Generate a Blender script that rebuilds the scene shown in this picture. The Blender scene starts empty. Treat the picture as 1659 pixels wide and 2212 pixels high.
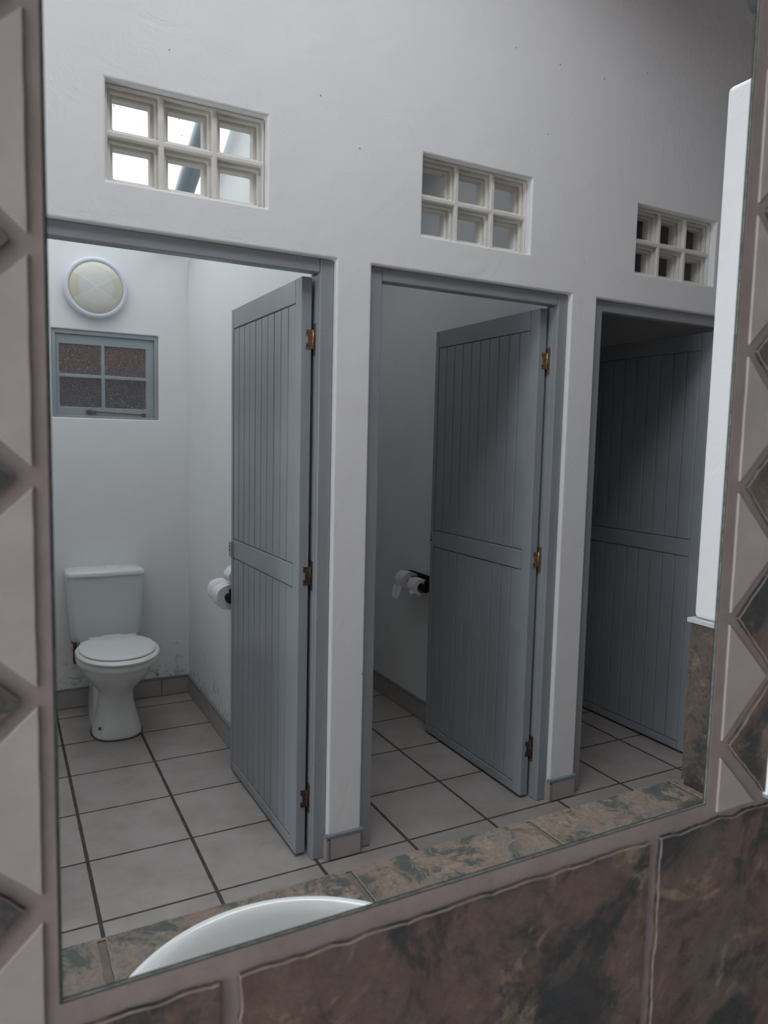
import bpy, bmesh, math, random
from mathutils import Vector, Matrix, Euler, noise
random.seed(7)
PI=math.pi
scn=bpy.context.scene
COL=scn.collection

# ---------------------------------------------------------------- materials
def new_mat(name):
    m=bpy.data.materials.new(name); m.use_nodes=True
    nt=m.node_tree; b=nt.nodes['Principled BSDF']
    return m,nt,b
def N(nt,t,**k):
    n=nt.nodes.new(t)
    for a,v in k.items(): setattr(n,a,v)
    return n
def L(nt,a,b): nt.links.new(a,b)
def coords(nt,scale=(1,1,1),loc=(0,0,0),rot=(0,0,0)):
    tc=N(nt,'ShaderNodeTexCoord'); mp=N(nt,'ShaderNodeMapping')
    mp.inputs['Scale'].default_value=scale; mp.inputs['Location'].default_value=loc; mp.inputs['Rotation'].default_value=rot
    L(nt,tc.outputs['Object'],mp.inputs['Vector']); return mp.outputs['Vector']
def noise_n(nt,vec,scale,detail=6,rough=.55,dist=0):
    n=N(nt,'ShaderNodeTexNoise'); n.inputs['Scale'].default_value=scale; n.inputs['Detail'].default_value=detail
    n.inputs['Roughness'].default_value=rough; n.inputs['Distortion'].default_value=dist
    L(nt,vec,n.inputs['Vector']); return n.outputs['Fac']
def ramp(nt,fac,stops,interp='LINEAR'):
    r=N(nt,'ShaderNodeValToRGB'); r.color_ramp.interpolation=interp
    el=r.color_ramp.elements
    while len(el)<len(stops): el.new(.5)
    for e,(p,c) in zip(el,stops):
        e.position=p; e.color=(*c,1) if len(c)==3 else c
    L(nt,fac,r.inputs['Fac']); return r.outputs['Color']
def mix(nt,fac,a,b,mode='MIX'):
    m=N(nt,'ShaderNodeMix',data_type='RGBA',blend_type=mode)
    for s,v in ((m.inputs[0],fac),(m.inputs[6],a),(m.inputs[7],b)):
        if isinstance(v,(int,float)): s.default_value=v
        elif isinstance(v,tuple): s.default_value=(*v,1)
        else: L(nt,v,s)
    return m.outputs[2]
def math_n(nt,op,a,b=None,c=None):
    m=N(nt,'ShaderNodeMath',operation=op)
    for i,v in enumerate((a,b,c)):
        if v is None: continue
        if isinstance(v,(int,float)): m.inputs[i].default_value=v
        else: L(nt,v,m.inputs[i])
    return m.outputs[0]
def bump(nt,b,h,strength,dist=.002,prev=None):
    n=N(nt,'ShaderNodeBump'); n.inputs['Strength'].default_value=strength; n.inputs['Distance'].default_value=dist
    L(nt,h,n.inputs['Height'])
    if prev is not None: L(nt,prev,n.inputs['Normal'])
    L(nt,n.outputs['Normal'],b.inputs['Normal']); return n.outputs['Normal']

def plain(name,col,rough=.5,metal=0,spec=.5):
    m,nt,b=new_mat(name); b.inputs['Base Color'].default_value=(*col,1)
    b.inputs['Roughness'].default_value=rough; b.inputs['Metallic'].default_value=metal
    b.inputs['Specular IOR Level'].default_value=spec
    return m

def plaster_mat():
    m,nt,b=new_mat('white_painted_plaster'); v=coords(nt)
    n1=noise_n(nt,v,3,5,.6); n2=noise_n(nt,v,28,8,.65); n3=noise_n(nt,v,9,4,.6,1.2)
    c=ramp(nt,n1,[(.3,(.765,.775,.78)),(.7,(.80,.81,.815))])
    # tiny chips and specks
    vo=N(nt,'ShaderNodeTexVoronoi',feature='F1'); vo.inputs['Scale'].default_value=9; L(nt,v,vo.inputs['Vector'])
    sp=math_n(nt,'LESS_THAN',vo.outputs['Distance'],.028)
    c=mix(nt,sp,c,(.35,.33,.30))
    L(nt,c,b.inputs['Base Color']); b.inputs['Roughness'].default_value=.62
    b.inputs['Specular IOR Level'].default_value=.3
    nb=bump(nt,b,n3,.45,.006); bump(nt,b,n2,.35,.0022,nb)
    return m
def stall_plaster_mat():
    # same paint, with flaking and green-grey mould close above the skirting at the back
    m,nt,b=new_mat('stall_plaster_with_damp'); v=coords(nt)
    n1=noise_n(nt,v,3,5,.6); n2=noise_n(nt,v,28,8,.65); n4=noise_n(nt,v,13,9,.7,1.5)
    c=ramp(nt,n1,[(.3,(.765,.775,.77)),(.7,(.80,.805,.80))])
    tc=N(nt,'ShaderNodeTexCoord'); s=N(nt,'ShaderNodeSeparateXYZ'); L(nt,tc.outputs['Object'],s.inputs[0])
    low=N(nt,'ShaderNodeMapRange'); low.inputs[1].default_value=.10; low.inputs[2].default_value=.42
    low.inputs[3].default_value=.18; low.inputs[4].default_value=0; L(nt,s.outputs['Z'],low.inputs[0])
    f=math_n(nt,'ADD',n4,low.outputs[0]); st=ramp(nt,f,[(.68,(0,0,0)),(.74,(1,1,1))])
    c=mix(nt,math_n(nt,'MULTIPLY',st,.55),c,(.38,.38,.33))
    st2=ramp(nt,math_n(nt,'ADD',noise_n(nt,v,30,4,.6),low.outputs[0]),[(.82,(0,0,0)),(.83,(1,1,1))])
    c=mix(nt,math_n(nt,'MULTIPLY',st2,.7),c,(.12,.17,.13))
    L(nt,c,b.inputs['Base Color']); b.inputs['Roughness'].default_value=.6; b.inputs['Specular IOR Level'].default_value=.3
    nb=bump(nt,b,st,.5,.002); bump(nt,b,n2,.3,.002,nb)
    return m
def paint_mat(name,col,chip=True,rough=.34):
    m,nt,b=new_mat(name); v=coords(nt,(1,1,.12)); v2=coords(nt)
    n=noise_n(nt,v,70,5,.6); n1=noise_n(nt,v2,4,4)
    k=1.08
    c=ramp(nt,n1,[(.3,tuple(x*.95 for x in col)),(.7,tuple(x*k for x in col))])
    if chip:
        vo=N(nt,'ShaderNodeTexVoronoi',feature='F1'); vo.inputs['Scale'].default_value=16; L(nt,v2,vo.inputs['Vector'])
        c=mix(nt,math_n(nt,'LESS_THAN',vo.outputs['Distance'],.03),c,(.55,.58,.6))
    L(nt,c,b.inputs['Base Color']); b.inputs['Roughness'].default_value=rough
    bump(nt,b,n,.25,.0012)
    return m
def slate_mat(name,dark,mid,tan,scale=9,seed=0,rim=False):
    m,nt,b=new_mat(name); v=coords(nt,loc=(seed,seed*1.7,seed*.6))
    big=noise_n(nt,v,scale,12,.70,.5); sec=noise_n(nt,v,scale*2.1,10,.75,.9); fine=noise_n(nt,v,scale*9,8,.75)
    red=tuple(x*y for x,y in zip(mid,(1.10,.94,.90)))
    grey=tuple(.5*(x+sum(dark)/3*1.9) for x in mid)
    c1=ramp(nt,big,[(.34,grey),(.44,mid),(.53,red),(.62,mid),(.70,tan)])
    patch=ramp(nt,noise_n(nt,v,scale*.95,9,.72,.7),[(.50,(0,0,0)),(.57,(1,1,1))])
    c=mix(nt,math_n(nt,'MULTIPLY',patch,.85),c1,dark)
    veins=ramp(nt,sec,[(.55,(0,0,0)),(.62,(1,1,1))])
    c=mix(nt,math_n(nt,'MULTIPLY',veins,.72),c,tan)
    flecks=ramp(nt,noise_n(nt,v,scale*3.2,9,.75,.6),[(.38,(1,1,1)),(.45,(0,0,0))])
    c=mix(nt,math_n(nt,'MULTIPLY',flecks,.65),c,dark)
    c=mix(nt,.6,c,ramp(nt,fine,[(.3,(.5,.5,.5)),(.7,(1.4,1.4,1.4))]),'MULTIPLY')
    L(nt,c,b.inputs['Base Color']); b.inputs['Roughness'].default_value=.45; b.inputs['Specular IOR Level'].default_value=.32
    nb=bump(nt,b,sec,.5,.003); bump(nt,b,fine,.4,.0012,nb)
    return m
def mottled(name,c0,c1,scale=30,rough=.5,bs=.3,bd=.001,spec=.4):
    m,nt,b=new_mat(name); v=coords(nt); n=noise_n(nt,v,scale,7,.65); n2=noise_n(nt,v,scale*6,4,.6)
    L(nt,ramp(nt,n,[(.3,c0),(.7,c1)]),b.inputs['Base Color']); b.inputs['Roughness'].default_value=rough
    b.inputs['Specular IOR Level'].default_value=spec
    bump(nt,b,n2,bs,bd); return m
T=.355
def floor_mat():
    m,nt,b=new_mat('ceramic_floor_tile'); tc=N(nt,'ShaderNodeTexCoord'); v=tc.outputs['Object']
    s=N(nt,'ShaderNodeSeparateXYZ'); L(nt,v,s.inputs[0])
    wob=noise_n(nt,v,14,3,.6)
    def line(o):
        u=math_n(nt,'DIVIDE',o,T); fr=math_n(nt,'FRACT',math_n(nt,'ADD',u,20.5))
        d=math_n(nt,'ABSOLUTE',math_n(nt,'SUBTRACT',fr,.5))
        return math_n(nt,'MULTIPLY',d,T)
    d=math_n(nt,'MINIMUM',math_n(nt,'SUBTRACT',line(s.outputs['X']),.0016),line(s.outputs['Y']))
    dd=math_n(nt,'ADD',d,math_n(nt,'MULTIPLY',math_n(nt,'SUBTRACT',wob,.5),.003))
    g=N(nt,'ShaderNodeMapRange'); g.inputs[1].default_value=.0036; g.inputs[2].default_value=.0052; L(nt,dd,g.inputs[0])
    # per-tile tone
    fx=math_n(nt,'FLOOR',math_n(nt,'DIVIDE',s.outputs['X'],T)); fy=math_n(nt,'FLOOR',math_n(nt,'DIVIDE',s.outputs['Y'],T))
    cb=N(nt,'ShaderNodeCombineXYZ'); L(nt,fx,cb.inputs[0]); L(nt,fy,cb.inputs[1])
    wn=N(nt,'ShaderNodeTexWhiteNoise'); L(nt,cb.outputs[0],wn.inputs['Vector'])
    n1=noise_n(nt,v,7,7,.62,.4); n2=noise_n(nt,v,60,4,.6)
    c=ramp(nt,n1,[(.3,(.295,.260,.240)),(.5,(.345,.312,.292)),(.72,(.38,.350,.335))])
    tone=N(nt,'ShaderNodeMapRange'); tone.inputs[3].default_value=.94; tone.inputs[4].default_value=1.05; L(nt,wn.outputs['Value'],tone.inputs[0])
    tc3=N(nt,'ShaderNodeCombineColor'); [L(nt,tone.outputs[0],tc3.inputs[i]) for i in range(3)]
    c=mix(nt,1.0,c,tc3.outputs[0],'MULTIPLY')
    vo=N(nt,'ShaderNodeTexVoronoi'); vo.inputs['Scale'].default_value=7; L(nt,v,vo.inputs['Vector'])
    c=mix(nt,math_n(nt,'LESS_THAN',vo.outputs['Distance'],.022),c,(.12,.10,.09))
    gr=ramp(nt,noise_n(nt,v,25,4),[(.3,(.035,.028,.024)),(.7,(.085,.066,.056))])
    c=mix(nt,g.outputs[0],gr,c); L(nt,c,b.inputs['Base Color'])
    r=N(nt,'ShaderNodeMapRange'); r.inputs[3].default_value=.9; r.inputs[4].default_value=.36; L(nt,g.outputs[0],r.inputs[0]); L(nt,r.outputs[0],b.inputs['Roughness'])
    nb=bump(nt,b,g.outputs[0],.6,.002); bump(nt,b,n2,.08,.0008,nb)
    return m

M={}
M['plaster']=plaster_mat()
M['stall']=stall_plaster_mat()
M['paint']=paint_mat('grey_blue_gloss_paint',(.285,.313,.335))
M['paint_win']=paint_mat('grey_blue_window_paint',(.30,.345,.36),chip=False)
M['floor']=floor_mat()
M['cream']=mottled('cream_painted_concrete',(.66,.645,.60),(.72,.705,.66),20,.55,.3,.001)
M['grout']=mottled('pinkish_grey_grout',(.185,.142,.130),(.240,.188,.174),26,.8,.5,.001)
M['slate_rim']=mottled('chalky_tile_rim',(.09,.066,.058),(.27,.215,.195),34,.6,.3)
M['slate_rim_c']=mottled('chalky_counter_tile_rim',(.15,.12,.09),(.30,.26,.21),60,.6,.3)
M['pink']=mottled('pale_pink_wall_tile',(.275,.228,.220),(.345,.290,.280),22,.38,.15,.0008)
M['slate']=slate_mat('brown_slate_tile',(.028,.032,.035),(.108,.080,.067),(.225,.160,.112),8)
M['slate_c']=slate_mat('counter_slate_tile',(.050,.066,.062),(.190,.162,.132),(.30,.235,.17),15,3.1)
M['slate_n']=slate_mat('end_slate_tile',(.035,.046,.046),(.115,.094,.076),(.23,.17,.12),15,5.3)
M['grout_c']=mottled('counter_grout',(.105,.085,.07),(.16,.13,.11),30,.85,.4)
M['skirt']=mottled('skirting_tile',(.35,.31,.295),(.42,.38,.36),14,.42,.1)
M['skirt_trim']=plain('grey_plastic_tile_trim',(.20,.23,.25),.4)
M['dark_joint']=plain('dark_joint',(.06,.05,.045),.9)
M['ceramic']=plain('white_glazed_ceramic',(.74,.76,.745),.09)
M['ceramic'].node_tree.nodes['Principled BSDF'].inputs['Coat Weight'].default_value=.4
M['cistern']=plain('pale_grey_white_plastic',(.615,.645,.66),.22)
M['seat']=plain('white_seat_plastic',(.76,.77,.76),.28)
M['brass']=plain('tarnished_brass',(.42,.26,.13),.38,.85)
def rust_mat():
    m,nt,b=new_mat('rusty_steel'); v=coords(nt)
    n=noise_n(nt,v,160,6,.7)
    L(nt,ramp(nt,n,[(.35,(.03,.02,.016)),(.55,(.10,.055,.035)),(.7,(.30,.21,.15))]),b.inputs['Base Color'])
    b.inputs['Roughness'].default_value=.7; b.inputs['Metallic'].default_value=.3; bump(nt,b,n,.6,.0008); return m
M['rust']=rust_mat()
M['bronze']=mottled('aged_bronze_plate',(.10,.07,.045),(.20,.13,.08),120,.45,.3,.0005)
M['latch']=plain('grey_painted_latch',(.42,.42,.45),.45)
M['chrome']=plain('dull_chrome',(.50,.50,.52),.4,.35)
M['black']=plain('black_plastic',(.012,.012,.014),.35)
M['screw']=plain('dark_screw_hole',(.02,.018,.016),.6)
M['paper']=mottled('toilet_paper',(.80,.80,.82),(.84,.84,.86),60,.95,.5,.001,.1)
M['lamp_rim']=plain('white_lamp_plastic',(.66,.67,.76),.35)
M['mirror_edge']=plain('green_glass_edge',(.03,.04,.034),.7,0,.05)
M['mirror_back']=plain('worn_silvering_edge',(.05,.05,.045),.6,0,.1)
M['bevel']=mottled('pale_glass_bevel',(.10,.11,.10),(.45,.45,.42),150,.4,.2,.0005)
M['trim_metal']=plain('pale_metal_trim',(.55,.58,.60),.35,.2)
M['roof']=mottled('dark_roof_board',(.09,.09,.088),(.12,.12,.118),5,.9,.2)
M['pole']=paint_mat('grey_blue_pole_paint',(.27,.33,.36),chip=False)
M['darkwall']=mottled('brown_brick_outside',(.05,.026,.020),(.095,.045,.032),12,.8,.4,.004)
M['darkblue']=mottled('dark_blue_outside_panel',(.012,.018,.028),(.075,.095,.13),5,.7,.3)
M['pipe']=plain('old_copper_pipe',(.14,.08,.05),.6,.3)
def lens_mat():
    m,nt,b=new_mat('cream_prismatic_lens'); tc=N(nt,'ShaderNodeTexCoord'); v=tc.outputs['Object']
    s=N(nt,'ShaderNodeSeparateXYZ'); L(nt,v,s.inputs[0])
    x,z=s.outputs['X'],s.outputs['Z']
    r=math_n(nt,'SQRT',math_n(nt,'ADD',math_n(nt,'MULTIPLY',x,x),math_n(nt,'MULTIPLY',z,z)))
    wob=math_n(nt,'ADD',r,math_n(nt,'MULTIPLY',math_n(nt,'SUBTRACT',noise_n(nt,v,25,4),.5),.02))
    c=ramp(nt,math_n(nt,'DIVIDE',wob,.13),[(.0,(.60,.60,.60)),(.60,(.60,.60,.585)),(.72,(.55,.53,.42)),(1,(.60,.57,.43))])
    # four facets: upper and lower wedges are brighter and clearer than the side ones
    az=math_n(nt,'ABSOLUTE',z); ax=math_n(nt,'ABSOLUTE',x)
    w=math_n(nt,'GREATER_THAN',az,math_n(nt,'MULTIPLY',ax,.62))
    c=mix(nt,math_n(nt,'MULTIPLY',w,.55),c,(.68,.68,.62))
    e=math_n(nt,'LESS_THAN',math_n(nt,'ABSOLUTE',math_n(nt,'SUBTRACT',az,math_n(nt,'MULTIPLY',ax,.62))),.0013)
    c=mix(nt,math_n(nt,'MULTIPLY',e,.6),c,(.8,.8,.76))
    sp=ramp(nt,noise_n(nt,v,55,4,.6),[(.62,(0,0,0)),(.70,(1,1,1))])
    c=mix(nt,math_n(nt,'MULTIPLY',sp,.35),c,(.36,.35,.33))
    L(nt,c,b.inputs['Base Color']); b.inputs['Roughness'].default_value=.22
    bump(nt,b,noise_n(nt,v,260,2),.25,.0006); return m
M['lens']=lens_mat()
def obscure_glass():
    m,nt,b=new_mat('obscured_window_glass'); v=coords(nt,(1,1,1))
    b.inputs['Transmission Weight'].default_value=1; b.inputs['Roughness'].default_value=.03; b.inputs['IOR'].default_value=1.4
    b.inputs['Base Color'].default_value=(.80,.82,.84,1)
    n=noise_n(nt,v,75,1.5,.45,1.4); bump(nt,b,n,1.0,.014); return m
M['glass']=obscure_glass()
def sheet_mat(nm,tr,sp):
    m=bpy.data.materials.new(nm); m.use_nodes=True; nt=m.node_tree; nt.nodes.clear()
    o=N(nt,'ShaderNodeOutputMaterial'); t=N(nt,'ShaderNodeBsdfTransparent'); t.inputs[0].default_value=(tr,tr,tr,1)
    d=N(nt,'ShaderNodeBsdfPrincipled'); d.inputs['Base Color'].default_value=(.45,.40,.28,1); d.inputs['Roughness'].default_value=.7
    v=coords(nt); vo=N(nt,'ShaderNodeTexVoronoi'); vo.inputs['Scale'].default_value=22; L(nt,v,vo.inputs['Vector'])
    f=math_n(nt,'LESS_THAN',vo.outputs['Distance'],sp)
    mx=N(nt,'ShaderNodeMixShader'); L(nt,f,mx.inputs[0]); L(nt,t.outputs[0],mx.inputs[1]); L(nt,d.outputs[0],mx.inputs[2]); L(nt,mx.outputs[0],o.inputs[0])
    return m
M['sheet']=sheet_mat('dimmed_weathered_roof_sheet',.55,.07)  # dirt specks; transmission lowered to dim the light in the first stall
M['sheet2']=sheet_mat('clear_roof_sheet',.96,.03)

# ---------------------------------------------------------------- mesh helpers
def link(name,me,mats,parent=None):
    o=bpy.data.objects.new(name,me); COL.objects.link(o)
    if not isinstance(mats,(list,tuple)): mats=[mats]
    for m in mats: me.materials.append(M[m] if isinstance(m,str) else m)
    if parent is not None: o.parent=parent
    return o
def obj(name,bm,mats,parent=None,smooth=None,bevel=None,segs=2,loc=None,subd=0,rim=None):
    bmesh.ops.recalc_face_normals(bm,faces=bm.faces)
    me=bpy.data.meshes.new(name); bm.to_mesh(me); bm.free()
    o=link(name,me,mats,parent)
    if loc is not None:
        me.transform(Matrix.Translation(-Vector(loc))); o.location=Vector(loc)
    if bevel:
        md=o.modifiers.new('bevel','BEVEL'); md.width=bevel; md.segments=segs; md.limit_method='ANGLE'; md.angle_limit=math.radians(40)
        md.harden_normals=False
        if rim: me.materials.append(M[rim]); md.material=len(me.materials)-1
    if subd:
        md=o.modifiers.new('subsurf','SUBSURF'); md.levels=subd; md.render_levels=subd
    if smooth:
        for p in me.polygons: p.use_smooth=True
        if smooth=='angle':
            me.set_sharp_from_angle(angle=math.radians(40))
    return o
def B(): return bmesh.new()
def box(bm,x0,x1,y0,y1,z0,z1,mi=0,mat=None):
    vs=[bm.verts.new((x,y,z)) for z in (z0,z1) for y in (y0,y1) for x in (x0,x1)]
    if mat is not None:
        for v in vs: v.co=mat@v.co
    fs=[(0,2,3,1),(4,5,7,6),(0,1,5,4),(2,6,7,3),(0,4,6,2),(1,3,7,5)]
    for f in fs:
        F=bm.faces.new([vs[i] for i in f]); F.material_index=mi
    return vs
def prism(bm,pts,y0,y1,mi=0,axis='y',mi_side=None):
    """polygon pts (a,b) extruded; axis y: (x,z), axis x: (y,z), axis z: (x,y)"""
    def P(a,b,c):
        return {'y':(a,c,b),'x':(c,a,b),'z':(a,b,c)}[axis]
    v0=[bm.verts.new(P(a,b,y0)) for a,b in pts]; v1=[bm.verts.new(P(a,b,y1)) for a,b in pts]
    f=bm.faces.new(v0); f.material_index=mi; f=bm.faces.new(v1[::-1]); f.material_index=mi
    n=len(pts)
    for i in range(n):
        f=bm.faces.new((v0[i],v0[(i+1)%n],v1[(i+1)%n],v1[i])); f.material_index=mi if mi_side is None else mi_side
def plate(bm,x0,x1,z0,z1,holes,y0,y1,axis='y',mi=0):
    """slab with rectangular holes (hx0,hx1,hz0,hz1)"""
    xs=sorted({x0,x1,*[h[0] for h in holes],*[h[1] for h in holes]}); zs=sorted({z0,z1,*[h[2] for h in holes],*[h[3] for h in holes]})
    xs=[x for x in xs if x0<=x<=x1]; zs=[z for z in zs if z0<=z<=z1]
    def hole(i,j):
        if i<0 or j<0 or i>=len(xs)-1 or j>=len(zs)-1: return True
        cx=(xs[i]+xs[i+1])/2; cz=(zs[j]+zs[j+1])/2
        return any(h[0]<cx<h[1] and h[2]<cz<h[3] for h in holes)
    cache={}
    def V(i,j,k):
        key=(i,j,k)
        if key not in cache:
            a,b,c=xs[i],zs[j],(y0,y1)[k]
            cache[key]=bm.verts.new({'y':(a,c,b),'x':(c,a,b),'z':(a,b,c)}[axis])
        return cache[key]
    for i in range(len(xs)-1):
        for j in range(len(zs)-1):
            if hole(i,j): continue
            for k in (0,1):
                f=bm.faces.new([V(i,j,k),V(i+1,j,k),V(i+1,j+1,k),V(i,j+1,k)][::(1 if k else -1)]); f.material_index=mi
            for (di,dj,a,b) in ((-1,0,(i,j),(i,j+1)),(1,0,(i+1,j),(i+1,j+1)),(0,-1,(i,j),(i+1,j)),(0,1,(i,j+1),(i+1,j+1))):
                if hole(i+di,j+dj):
                    f=bm.faces.new([V(*a,0),V(*b,0),V(*b,1),V(*a,1)]); f.material_index=mi
def cyl(bm,p0,p1,r0,r1=None,n=20,caps=True,mi=0):
    r1=r0 if r1 is None else r1
    p0=Vector(p0); p1=Vector(p1); d=(p1-p0).normalized()
    a=d.orthogonal().normalized(); b=d.cross(a)
    A=[bm.verts.new(p0+(a*math.cos(t)+b*math.sin(t))*r0) for t in [2*PI*i/n for i in range(n)]]
    C=[bm.verts.new(p1+(a*math.cos(t)+b*math.sin(t))*r1) for t in [2*PI*i/n for i in range(n)]]
    for i in range(n):
        f=bm.faces.new((A[i],A[(i+1)%n],C[(i+1)%n],C[i])); f.material_index=mi; f.smooth=True
    if caps:
        bm.faces.new(A[::-1]).material_index=mi; bm.faces.new(C).material_index=mi
def rings(bm,rs,close0=True,close1=True,mi=0):
    """rs: list of lists of Vector with equal length"""
    V=[[bm.verts.new(p) for p in r] for r in rs]; n=len(V[0])
    for a,b in zip(V,V[1:]):
        for i in range(n):
            f=bm.faces.new((a[i],a[(i+1)%n],b[(i+1)%n],b[i])); f.material_index=mi
    if close0: bm.faces.new(V[0][::-1])
    if close1: bm.faces.new(V[-1])
def tag(o,label,cat,group=None,kind=None):
    o['label']=label; o['category']=cat
    if group: o['group']=group
    if kind: o['kind']=kind
    return o
def thing(name,label,cat,loc=(0,0,0),group=None,kind=None):
    o=bpy.data.objects.new(name,None); COL.objects.link(o); o.location=loc; o.empty_display_size=.05
    return tag(o,label,cat,group,kind)
def reparent(o,root):
    """children meshes are built in world coordinates; shift them to their thing's base"""
    o.parent=root; o.matrix_parent_inverse=Matrix.Translation(-Vector(root.location))
    return o
def part(name,bm,mats,root,**k):
    o=obj(name,bm,mats,None,**k)
    top=root
    while top.parent is not None: top=top.parent
    o.parent=root
    if root is top: o.matrix_parent_inverse=Matrix.Translation(-Vector(root.location))
    else:
        # parent mesh is itself stored in world coordinates
        o.matrix_parent_inverse=Matrix.Translation(-Vector(root.location))
    return o

# ---------------------------------------------------------------- key dimensions (metres)
WY=.011            # face of the stall wall
MY=-1.823          # face of the mirror wall
BY=1.92            # back wall of the stalls
XL,XR=-3.0,3.9     # ends of the corridor
HZ=2.043           # head of door openings
def roofz(y): return 3.43-.42*y
DOORS=[(-.156,.745),(.873,1.737),(1.868,2.75)]
GR=[(.046,.510),(1.060,1.524),(2.066,2.530)]
GZ0,GZ1=2.165,2.434

# ---------------------------------------------------------------- floor
bm=B(); box(bm,XL,XR,2*MY-WY,BY+.1,-.05,0)
tag(obj('floor',bm,'floor'),'grey-beige square ceramic tile floor with dark grout running through the stalls','floor',kind='structure')

# stall front wall with three door openings and three grille openings
bm=B()
plate(bm,XL,XR,0,3.40,[(a,b,0,HZ) for a,b in DOORS]+[(a,b,GZ0,GZ1) for a,b in GR],WY,WY+.115)
tag(obj('wall_stalls',bm,'plaster',bevel=.007,segs=3),'white plastered wall holding the three stall doorways and grilles','wall',kind='structure')

# back wall (window opening)
WX0,WX1,WZ0,WZ1=.015,.545,1.548,1.998
bm=B(); plate(bm,-.6,XR,0,2.61,[(WX0,WX1,WZ0,WZ1)],BY,BY+.13)
tag(obj('wall_back',bm,'stall',bevel=.006,segs=3),'white back wall of the stalls behind the toilet, damp near the skirting','wall',kind='structure')
# partitions, raked on top to the roof slope
def partition(name,x0,x1,label,gap=.02,y1=BY,mat='stall',top=None):
    bm=B(); y0=WY+.115
    top=top or (lambda y:roofz(y)-gap); prism(bm,[(y0,0),(y1,0),(y1,top(y1)),(y0,top(y0))],x0,x1,axis='x')
    return tag(obj(name,bm,mat,bevel=.004),label,'wall',kind='structure')
partition('wall_left',-.60,-.50,'white side wall left of the first stall')
partition('wall_middle',.705,.815,'white partition wall between first and second stall, behind the first open door',top=lambda y:3.372-.5*y)
partition('wall_right',1.715,1.825,'white partition wall between second and third stall, behind the second open door',mat='plaster')
partition('wall_far_right',2.755,2.865,'white partition wall behind the dark third door')

# skirting
def skirting(name,segs,label):
    """segs: list of (axis, a0,a1, c, dir, joints)"""
    bm=B(); h=.098; t=.010
    for ax,a0,a1,c,d,joints in segs:
        js=[a0]+list(joints)+[a1]
        lo,hi=sorted((c,c+d*t))
        if ax=='x':
            box(bm,a0,a1,*sorted((c,c+d*(t-.003))),0,h,1)
            for u,w in zip(js,js[1:]): box(bm,u+.0015,w-.0015,lo,hi,.003,h,0)
            box(bm,a0,a1,*sorted((c,c+d*(t+.003))),h,h+.010,2)
        else:
            box(bm,*sorted((c,c+d*(t-.003))),a0,a1,0,h,1)
            for u,w in zip(js,js[1:]): box(bm,lo,hi,u+.0015,w-.0015,.003,h,0)
            box(bm,*sorted((c,c+d*(t+.003))),a0,a1,h,h+.010,2)
    return tag(obj(name,bm,['skirt','dark_joint','skirt_trim']),label,'skirting',kind='structure')
skirting('baseboard_back',[('x',-.5,.705,BY,-1,[-.12,.215,.55])],'tiled skirting along the back wall behind the toilet')
skirting('baseboard_middle',[('y',.13,BY-.01,.705,-1,[.35,.705,1.06,1.415,1.78])],'tiled skirting at the foot of the wall beside the toilet')
skirting('baseboard_right',[('y',.13,BY-.01,1.715,-1,[.32,.68,1.03,1.35,1.61])],'tiled skirting behind the second stall door')
skirting('baseboard_far_right',[('y',.13,BY-.01,2.755,-1,[.35,.7,1.06,1.41])],'tiled skirting behind the third stall door')
def pier_skirt(name,x0,x1,label):
    bm=B(); h=.082; y0=WY-.012
    box(bm,x0+.002,x1-.004,y0+.004,WY,0,h,1)
    box(bm,x0+.010,x1-.007,y0,WY,.003,h-.001,0)
    box(bm,x0-.004,x0+.002,y0+.002,WY+.02,.0,h,0)
    box(bm,x0+.001,x0+.0085,y0-.001,y0+.008,.0,h-.006,2)
    box(bm,x0-.006,x1+.003,y0-.002,WY+.006,h,h+.010,2)
    return tag(obj(name,bm,['skirt','dark_joint','skirt_trim'],bevel=.001),label,'skirting',kind='structure')
pier_skirt('baseboard_pier',.742,.876,'short tiled skirting at the foot of the white pier between first and second doorway')
pier_skirt('baseboard_far_pier',1.734,1.871,'short tiled skirting at the foot of the white pier between second and third doorway')

# ---------------------------------------------------------------- door frames (rebated)
def door_frame(n,a,b,label):
    bm=B(); w=.049; y0=WY+.018; y1=WY+.113; yr=y0+.026
    # front profile narrower than the rebate behind it
    for (u0,u1) in ((a,a+w),(b-w,b)):
        box(bm,u0,u1,y0,yr,0,HZ)
    box(bm,a+w,b-w,y0,yr,HZ-w+.004,HZ)
    for (u0,u1) in ((a,a+w-.012),(b-w+.0005,b)):
        box(bm,u0,u1,yr,y1,0,HZ-w+.004)
    box(bm,a,b,yr,y1,HZ-w+.016,HZ)
    o=obj('trim_%d'%n,bm,'paint',bevel=.0045,segs=3)
    return tag(o,label,'door frame',kind='structure')
door_frame(1,*DOORS[0],'grey-blue painted door frame of the first stall, in front of the toilet')
door_frame(2,*DOORS[1],'grey-blue painted door frame of the second stall, in the middle')
door_frame(3,*DOORS[2],'grey-blue painted door frame of the third stall, farthest and darkest')

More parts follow.
